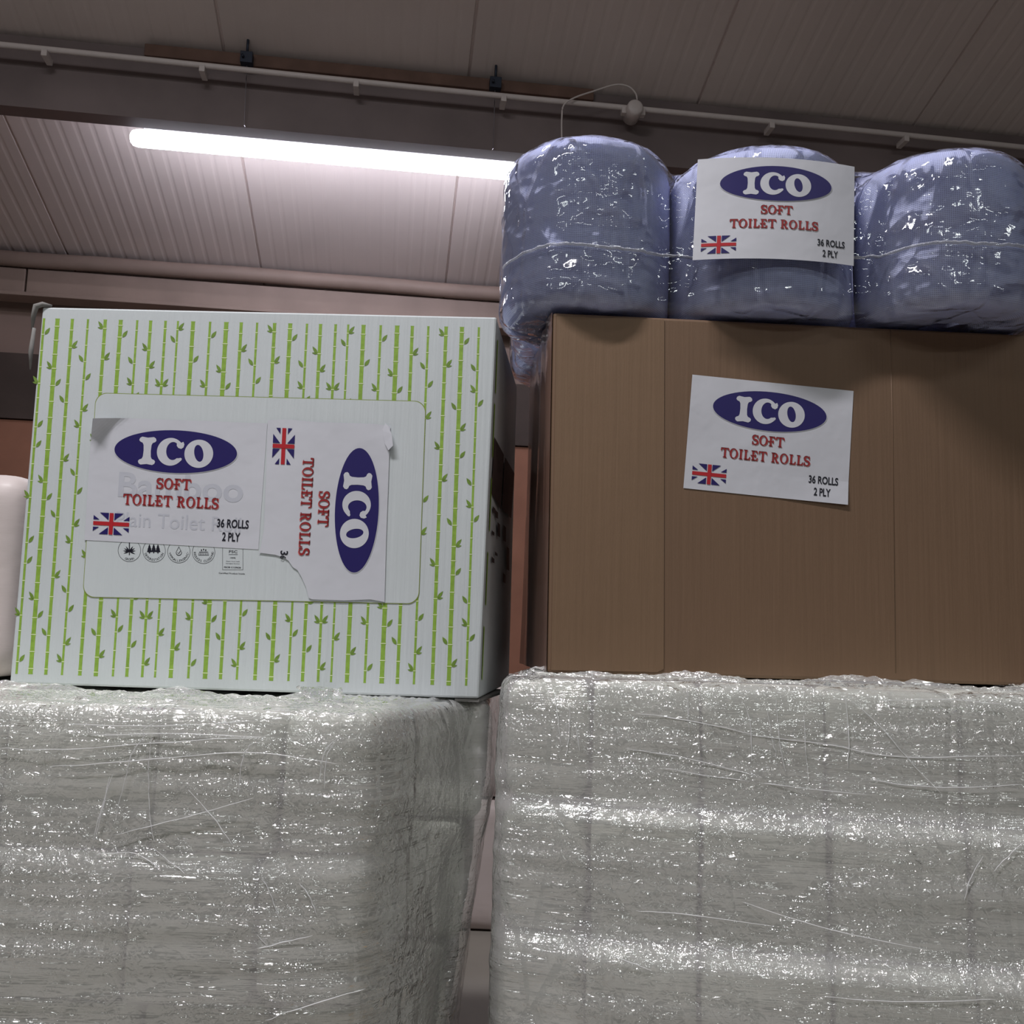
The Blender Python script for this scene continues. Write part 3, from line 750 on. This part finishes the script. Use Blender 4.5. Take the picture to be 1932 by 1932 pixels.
# ================================================================== WRAPPED STACKS
def pack_mesh(x0, x1, y0, y1, z0, z1, r, seed, amp=.004, yaw=0.0):
    n = 18; vs = []; fs = []; idx = {}
    cx_, cy_, cz_ = (x0+x1)/2, (y0+y1)/2, (z0+z1)/2; hx, hy, hz = (x1-x0)/2, (y1-y0)/2, (z1-z0)/2
    def add(i, j, k):
        key = (i, j, k)
        if key in idx: return idx[key]
        def sm(a, h):      # cluster rings near the edges
            t_ = a/n*2-1; return h*math.copysign(1-(1-abs(t_))**1.6, t_)
        p = Vector((sm(i, hx), sm(j, hy), sm(k, hz)))
        q = Vector((max(-hx+r, min(hx-r, p.x)), max(-hy+r, min(hy-r, p.y)), max(-hz+r, min(hz-r, p.z))))
        d = p-q
        if d.length > 1e-9: p = q+d.normalized()*r
        s_ = noise.noise(Vector((p.x*9+seed, p.y*9, p.z*9)))*amp+noise.noise(Vector((p.x*26+seed, p.y*26, p.z*26)))*amp*.35
        nn = Vector((p.x/hx, p.y/hy, p.z/hz)); nn = Vector([c_**5 for c_ in nn])
        if nn.length: nn.normalize()
        nn.z *= .3
        p = p+nn*(s_-amp*.6)
        c_, s2 = cos(yaw), sin(yaw)
        idx[key] = len(vs); vs.append((p.x*c_-p.y*s2, p.x*s2+p.y*c_, p.z)); return idx[key]
    for ax in range(3):
        for side in (0, n):
            for a in range(n):
                for c in range(n):
                    q = []
                    for (da, dc) in ((0, 0), (1, 0), (1, 1), (0, 1)):
                        t3 = [0, 0, 0]; t3[ax] = side; t3[(ax+1) % 3] = a+da; t3[(ax+2) % 3] = c+dc; q.append(add(*t3))
                    fs.append(tuple(q if side == n else q[::-1]))
    me = bpy.data.meshes.new('tissue_pack'); me.from_pydata(vs, [], fs); return me, Vector((cx_, cy_, cz_))
def place_pack(args, label, group, mat='tissue', name='tissue_pack', **kw):
    me, c = pack_mesh(*args, **kw)
    o = link_mesh(name, me, M[mat], None, True); o.location = c
    return setp(o, label, 'tissue pack', group)
ordn = ['leftmost', 'second from the left', 'third from the left', 'fourth from the left', 'rightmost']
layn = ['top layer', 'second layer', 'third layer', 'lowest layer']
# left stack (above the lens height: Z1)
LT = BZ-.006; LH = [.151, .151, .151]; PAL = .145
LH.append(LT-PAL-sum(LH)-.0)
LX = [-.865, -.70, -.536, -.373, -.241, -.130]; LY = [1.038, 1.034, 1.038, 1.04]
z = LT
LBx = [-.028, -.048, -.066, -.088]
for j, h in enumerate(LH):
    for i in range(5):
        if j == 3 and i < 0: continue
        dx = [0, -.018, .004, 0][j]
        place_pack((LX[i]+dx*(i > 0)+.0003, LX[i+1]+dx*(i < 4)-.0003, LY[j]+random.uniform(0, .006), 1.252, z-h+.0003, z-.0003, .010 if i < 4 else .022, i*5+j*11),
                   f'white tissue pack in left stack {layn[j]}, front row, {ordn[i]}', 'tissue packs in the left wrapped stack', amp=.003)
    for i in range(5):
        x1 = LBx[j]-(4-i)*.163
        if j > 0 and i < 4: continue
        place_pack((x1-.161, x1, 1.262, 1.72, z-h+.0003, z-.0003, .016, i*3+j*17+50),
                   f'white tissue pack in left stack {layn[j]}, back row, {ordn[i]}', 'tissue packs in the left wrapped stack', amp=.003)
    z -= h
# right stack
RT = KZ-.006; RHs = [.150, .150, .158]; RHs.append(RT-PAL-sum(RHs))
azR = 8.0; nR = inplane(azR); PR = at_y(1034, 1290, 1.185)
xs = [on_plane(p, 1400, PR, nR) for p in (945, 1112, 1322, 1560, 1818, 2085)]
us = [(p-PR).dot(Vector((cos(radians(azR)), -sin(radians(azR)), 0))) for p in xs]
XR = Vector((cos(radians(azR)), -sin(radians(azR)), 0)); DR = Vector((sin(radians(azR)), cos(radians(azR)), 0))
z = RT; fo = [0, -.016, -.034, -.045]
for j, h in enumerate(RHs):
    for i in range(5):
        off = fo[j]*(1 if i else .4)+random.uniform(0, .005)
        u0, u1 = us[i]+.0003, us[i+1]-.0003
        if j == 1 and i: u0 += .002
        sink = .0 if i < 3 else .0
        me, c = pack_mesh(u0, u1, off, .46, z-h+.0003, z-.0003, .012 if i else .028, i*7+j*13+100, .004)
        o = link_mesh('tissue_pack', me, M['tissue'], None, True)
        o.location = Vector((PR.x, PR.y, 0))+XR*c.x+DR*c.y+Vector((0, 0, c.z)); o.rotation_euler = (0, 0, -radians(azR))
        setp(o, f'white tissue pack in right stack {layn[j]}, {ordn[i]}', 'tissue pack', 'tissue packs in the right wrapped stack')
    z -= h
# pack beside the printed carton, packs behind the gap
place_pack((-.97, -.672, 1.30, 1.62, LT+.006, LT+.29, .035, 77, .005), 'white tissue pack standing at the left edge beside the bamboo carton', 'loose tissue packs', 'tissue_warm')
for k, (z0, z1) in enumerate(((0.0, .36), (.362, .70))):
    place_pack((-.60, .40, 2.75, 3.1, z0, z1, .05, 90+k, .008), ['pale bulk pack seen low in the gap between the stacks', 'pale bulk pack seen through the gap between the two wrapped stacks'][k], 'bulk packs behind the gap', 'tissue_warm')

# ---- stretch film sheets
def sstep(a, b_, x): t_ = max(0, min(1, (x-a)/(b_-a))); return t_*t_*(3-2*t_)
def chaikin(p, it=3):
    for _ in range(it):
        q = [p[0]]
        for a, c in zip(p, p[1:]): q += [a*.75+c*.25, a*.25+c*.75]
        p = q+[p[-1]]
    return p
def resample(p, n):
    L = [0]
    for a, c in zip(p, p[1:]): L.append(L[-1]+(c-a).length)
    out = []; j = 0
    for i in range(n+1):
        s_ = L[-1]*i/n
        while j < len(L)-2 and L[j+1] < s_: j += 1
        f_ = (s_-L[j])/max(1e-9, L[j+1]-L[j]); out.append(p[j]*(1-f_)+p[j+1]*f_)
    return out
def wrap(name, outline, ztop, zbot, seed, label, lip=.15, ns=420, nz=190, lipup=.012, group='stretch films around the stacks'):
    vs = []; fs = []
    nl = 46
    top = resample(chaikin(outline(0.0)), ns)
    # inward direction for the lip on the top
    rows = []
    for j in range(nl, 0, -1):
        s_ = j/nl; row = []
        for i, p in enumerate(top):
            a = top[max(i-1, 0)]; c = top[min(i+1, ns)]; t_ = (c-a).normalized(); inn = Vector((-t_.y, t_.x, 0))
            dd = .018+(lip-.018)*s_
            cr = noise.noise(Vector((p.x*30, p.y*30, s_*7+seed)))*.5+noise.noise(Vector((p.x*90, p.y*90, s_*20+seed)))*.5
            up = .0035+.009*abs(cr)*(s_ > .1)+lipup*sstep(.80, 1, s_)*max(0, .35+1.5*noise.noise(Vector((p.x*11, p.y*5, seed))))
            row.append(Vector((p.x, p.y, ztop))+inn*dd+Vector((0, 0, up)))
        rows.append(row)
    for k in range(5):              # round over the edge
        a = k/5*pi/2; row = []
        for i, p in enumerate(top):
            q = top[max(i-1, 0)]; c = top[min(i+1, ns)]; t_ = (c-q).normalized(); inn = Vector((-t_.y, t_.x, 0))
            row.append(Vector((p.x, p.y, ztop-.018+.0035))+inn*.018*(1-sin(a))+Vector((0, 0, .018*cos(a))))
        rows.append(row)
    for j in range(nz+1):
        zz = ztop-.015-(ztop-.015-zbot)*j/nz
        pl_ = resample(chaikin(outline(ztop-zz)), ns); row = []
        for i, p in enumerate(pl_):
            a = pl_[max(i-1, 0)]; c = pl_[min(i+1, ns)]; t_ = (c-a).normalized(); o_ = Vector((t_.y, -t_.x, 0))
            s1 = noise.noise(Vector((p.x*4, p.y*4, zz*55+seed)))*.0016+noise.noise(Vector((p.x*14, p.y*14, zz*14+seed)))*.002
            s2 = abs(noise.noise(Vector((p.x*22+zz*9, p.y*22, zz*5+seed))))
            row.append(Vector((p.x, p.y, zz))+o_*(s1+.0015*(1-s2)+.0015)*min(1, j/5))
        rows.append(row)
    n = ns+1
    for r_ in rows: vs += r_
    for j in range(len(rows)-1):
        for i in range(ns): a = j*n+i; fs.append((a, a+n, a+n+1, a+1))
    o = from_data(name, vs, fs, M['film'], None, True)
    return setp(o, label, 'stretch film', group)
def outL(d):
    f = .004*sin(d*30)
    y = 1.026-.006*sstep(.14, .17, d)+.004*sstep(.29, .32, d)
    bx = -.018-.014*sstep(.13, .20, d)-.024*sstep(.2, .42, d)-.015*sstep(.4, .6, d)
    fx = -.128+.002*sin(d*20)
    return [Vector(p) for p in ((-.90, 1.75, 0), (-.90, 1.40, 0), (-.895, y, 0), (-.6, y-.003, 0), (-.3, y, 0), (fx-.03, y+.002, 0), (fx+.006, y+.035, 0), (fx+.05, y+.13, 0), (bx-.03, 1.242, 0), (bx-.002, 1.250, 0), (bx, 1.29, 0), (bx+.003, 1.75, 0))]
filmL = wrap('stretch_film', outL, LT, PAL+.01, 3.3, 'clear stretch film wound around the left stack of tissue packs, under the bamboo carton')
def outR(d):
    off = -.016*sstep(.135, .165, d)-.018*sstep(.285, .315, d)-.010*sstep(.44, .47, d)-.009
    c0_ = Vector((PR.x, PR.y, 0)); f = lambda u, dd: c0_+XR*u+DR*dd
    a = us[0]; e = us[-1]+.006
    return [f(a-.005, .47), f(a-.007, .25), f(a-.008, .04), f(a-.002, off*.4-.000), f(a+.05, off*.5-.003), f(us[1], off), f((us[1]+us[4])/2, off-.002), f(e-.04, off), f(e, off+.03), f(e+.001, .25), f(e, .47)]
filmR = wrap('stretch_film', outR, RT, PAL+.01, 9.1, 'clear stretch film wound around the right stack of tissue packs, under the brown carton', lip=.055, lipup=.010)

# long pulled creases standing proud of the film
t = NT('film_crease'); t.b.inputs['Base Color'].default_value = (.93, .93, .95, 1); t.b.inputs['Roughness'].default_value = .2
t.b.inputs['Alpha'].default_value = .75; t.b.inputs['Coat Weight'].default_value = 1.0; t.b.inputs['Coat Roughness'].default_value = .1
CR = t.m
def creases(parent, hit, lines):
    b = bmesh.new()
    for li, l in enumerate(lines):
        pts = smooth_path([hit(x, y) for x, y in l], 10); n = len(pts); rad = []
        for i in range(n):
            k = i/(n-1); rad.append(.0001+.00062*sin(pi*min(1, max(0, k)))**.6*(.65+.5*noise.noise(Vector((i*.45, li*3.1, 0)))))
            pts[i] = pts[i]+Vector((noise.noise(Vector((i*.3, li, 1)))*.0012, 0, noise.noise(Vector((i*.3, li, 5)))*.0012))
        tube(pts, rad, 6, b)
    from_bm('pulled_crease', b, CR, parent, True)
creases(filmL, lambda x, y: at_y(x, y, 1.0185), [
    [(300, 1362), (272, 1375), (270, 1392), (250, 1420), (236, 1470), (215, 1560)], [(286, 1388), (280, 1460), (284, 1550), (292, 1590)], [(213, 1460), (200, 1500), (180, 1585)],
    [(207, 1465), (196, 1510), (174, 1590)], [(355, 1490), (400, 1540), (440, 1595)], [(180, 1612), (260, 1612), (320, 1660), (400, 1720), (490, 1790)], [(290, 1600), (350, 1650), (440, 1720), (505, 1785)],
    [(270, 1755), (330, 1775), (390, 1805), (440, 1835)], [(450, 1500), (456, 1440), (470, 1408), (490, 1400)], [(602, 1480), (612, 1420), (640, 1390)], [(612, 1490), (616, 1430), (632, 1400)],
    [(495, 1655), (515, 1700), (528, 1738)], [(565, 1665), (588, 1700), (598, 1730)], [(460, 1797), (520, 1782), (590, 1765)], [(500, 1925), (590, 1895), (690, 1865)], [(215, 1575), (340, 1545), (480, 1505)],
    [(0, 1412), (130, 1414), (290, 1402), (500, 1390)], [(120, 1366), (300, 1370), (480, 1360)], [(170, 1388), (330, 1384), (500, 1392)], [(90, 1447), (250, 1436), (470, 1420), (640, 1442)]])
def hitR(x, y):
    xx = -.0135-.016*sstep(1480, 1530, y)-.018*sstep(1710, 1765, y)
    return on_plane(x, y, PR-nR*(xx+.0045), nR) if False else on_plane(x, y, PR+DR*xx, nR)
creases(filmR, hitR, [
    [(1045, 1300), (1052, 1350), (1058, 1410)], [(1075, 1325), (1074, 1380), (1068, 1430)], [(1086, 1365), (1094, 1420)], [(1297, 1290), (1298, 1335), (1300, 1380)], [(1400, 1322), (1415, 1360), (1419, 1440)],
    [(1448, 1340), (1458, 1400), (1466, 1430)], [(1465, 1320), (1470, 1390), (1482, 1460)], [(1516, 1350), (1526, 1480)], [(1595, 1310), (1602, 1400), (1598, 1450)], [(1600, 1315), (1660, 1370), (1720, 1440), (1778, 1498)],
    [(1855, 1615), (1830, 1660), (1820, 1700)], [(1932, 1588), (1895, 1622), (1875, 1645)], [(1140, 1772), (1190, 1790)], [(1158, 1805), (1195, 1818), (1230, 1832)], [(1200, 1345), (1300, 1360), (1420, 1385)],
    [(1180, 1412), (1300, 1432), (1450, 1470)], [(1250, 1450), (1440, 1478), (1640, 1500)], [(1400, 1385), (1560, 1405), (1700, 1428), (1932, 1425)], [(1400, 1702), (1560, 1752), (1760, 1795)], [(1640, 1472), (1780, 1486), (1930, 1480)],
    [(1660, 1322), (1790, 1320), (1900, 1330)], [(1200, 1718), (1300, 1726), (1460, 1748)], [(1550, 1880), (1700, 1890), (1880, 1886)]])

# ---- pallets under the stacks
def pallet(name, cx_, cy_, wx, wy, yaw, label):
    p = empty(name, Vector((cx_, cy_, 0)), label, 'pallet', 'pallets under the stacks'); p.rotation_euler = (0, 0, yaw)
    def bd(nm, x0, x1, y0, y1, z0, z1):
        b = hexa([Vector(v) for v in ((x0, y0, z0), (x1, y0, z0), (x1, y1, z0), (x0, y1, z0), (x0, y0, z1), (x1, y0, z1), (x1, y1, z1), (x0, y1, z1))], .002)
        o = from_bm(nm, b, M['wood']); o.parent = p
    for k in range(6):
        y0 = -wy/2+k*(wy-.09)/5; bd('deck_board', -wx/2, wx/2, y0, y0+.09, .123, .143)
    for k in range(3):
        x0 = -wx/2+k*(wx-.1)/2; bd('bearer', x0, x0+.1, -wy/2, wy/2, .0, .123)
pallet('wooden_pallet', -.49, 1.38, .80, .70, 0, 'wooden pallet under the left wrapped stack')
pc = Vector((PR.x, PR.y, 0))+XR*((us[0]+us[-1])/2)+DR*.21
pallet('wooden_pallet', pc.x, pc.y, us[-1]-us[0]+.04, .54, -radians(azR), 'wooden pallet under the right wrapped stack')

# ================================================================== LAMP, CONDUIT, CLAMPS
la = at_d(262, 261, 3.95); 
LZ = la.z-ZC; u0 = (la-EYE).dot(XB)
fx = empty('strip_light', bw(u0+.85, 3.95, LZ+.1), 'long glowing white strip light hanging below the dark purlin', 'ceiling light')
def pill(u0_, u1_, r0, n=14, flat_=1.0):
    b = bmesh.new(); rings = []
    prof = [(0, .15), (.004, .55), (.012, .82), (.03, .97), (.05, 1.0)]
    pr_ = [(u0_+a*1.0, r) for a, r in prof]+[(u1_-a, r) for a, r in prof[::-1]]
    for u_, r in pr_:
        rings.append([b.verts.new(bw(u_, 3.95+r0*r*.95*cos(2*pi*k/n), LZ+r0*r*sin(2*pi*k/n)*flat_)) for k in range(n)])
    for a, c in zip(rings, rings[1:]):
        for k in range(n): b.faces.new((a[k], a[(k+1) % n], c[(k+1) % n], c[k]))
    b.faces.new(rings[0][::-1]); b.faces.new(rings[-1]); return b
from_bm('diffuser', pill(u0-.035, u0+1.80, .037), M['glow'], fx, True)
b = bmesh.new(); bbox(u0+.02, u0+1.67, 3.935, 3.965, LZ+.034, LZ+.043, .002, b); from_bm('housing', b, M['house'], fx)
for k in range(7):
    b = bmesh.new(); uu = u0+.03+k*.275; bbox(uu, uu+.012, 3.925, 3.975, LZ+.030, LZ+.046, .001, b); from_bm('latch', b, M['house'], fx)
CLU = []
for px in (466, 934):
    q = at_d(px, 118+.108*(px-466), 3.70); uu = (q-EYE).dot(XB); CLU.append(uu)
    b = tube([bw(uu, 3.70, 2.23), bw(uu+.002, 3.72, BMZ-.006), bw(uu, 3.95, LZ+.043)], .0016, 6); from_bm('suspension_wire', b, M['wire'], fx)
for k, uu in enumerate(CLU):
    cl = empty('beam_clamp', bw(uu, 3.69, 2.22), ['dark beam clamp on the purlin above the left part of the strip light', 'dark beam clamp on the purlin nearest the blue roll pack'][k], 'clamp', 'clamps holding the strip light')
    from_bm('clamp_body', bbox(uu-.024, uu+.024, 3.675, 3.712, 2.215, 2.262, .002), M['clamp'], cl)
    from_bm('threaded_rod', tube([bw(uu, 3.69, 2.262), bw(uu, 3.69, 2.335)], .0055, 8), M['clamp'], cl, True)
    from_bm('clamp_screw', tube([bw(uu-.012, 3.672, 2.235), bw(uu-.012, 3.660, 2.235)], .006, 8), M['clamp'], cl, True)
cd = empty('conduit', bw(0, 3.655, 2.205), 'long thin white cable conduit running along the dark purlin', 'conduit')
pa, pb = at_d(0, 88, 3.655), at_d(1932, 276, 3.655)
zc_ = (pa.z+pb.z)/2-ZC
from_bm('pipe', tube([bw(-6+k*.5, 3.655, zc_+.003*sin(k*.9)) for k in range(25)], .0115, 10), M['pvc'], cd, True)
for px in (85, 382, 672, 950, 1455, 1708):
    q = at_d(px, 96+.097*px, 3.655); uu = (q-EYE).dot(XB)
    b = bmesh.new(); bbox(uu-.011, uu+.011, 3.64, 3.71, zc_-.032, zc_-.006, .002, b); from_bm('conduit_clip', b, M['pvc'], cd)
q = at_d(1196, 208, 3.64); uj = (q-EYE).dot(XB); zj = q.z-ZC
jb = empty('junction_box', bw(uj, 3.63, zj), 'round white junction box on the conduit', 'junction box')
b = bmesh.new(); n = 24; rings = []
for d_, r in ((3.70, .034), (3.64, .035), (3.615, .033), (3.610, .027), (3.607, .01)):
    rings.append([b.verts.new(bw(uj+r*cos(2*pi*k/n), d_, zj+r*sin(2*pi*k/n))) for k in range(n)])
for a, c in zip(rings, rings[1:]):
    for k in range(n): b.faces.new((a[k], a[(k+1) % n], c[(k+1) % n], c[k]))
b.faces.new(rings[-1]); b.faces.new(rings[0][::-1]); from_bm('box_body', b, M['pvc'], jb, True)
b = bmesh.new(); bbox(uj-.05, uj-.03, 3.64, 3.67, zj-.015, zj+.015, .003, b); from_bm('conduit_spout', b, M['pvc'], jb)
b = bmesh.new(); bbox(uj+.03, uj+.05, 3.64, 3.67, zj-.015, zj+.015, .003, b); from_bm('conduit_spout', b, M['pvc'], jb)
cab = [at_d(x, y, 3.625) for x, y in ((1202, 190), (1199, 176), (1185, 163), (1160, 160), (1120, 172), (1085, 184), (1064, 198), (1060, 222), (1060, 262), (1062, 300))]
o = from_bm('cable', tube(smooth_path(cab, 8), .0035, 8), M['pvc'], None, True)
setp(o, 'thin white cable looping from the round junction box down behind the blue rolls', 'cable')
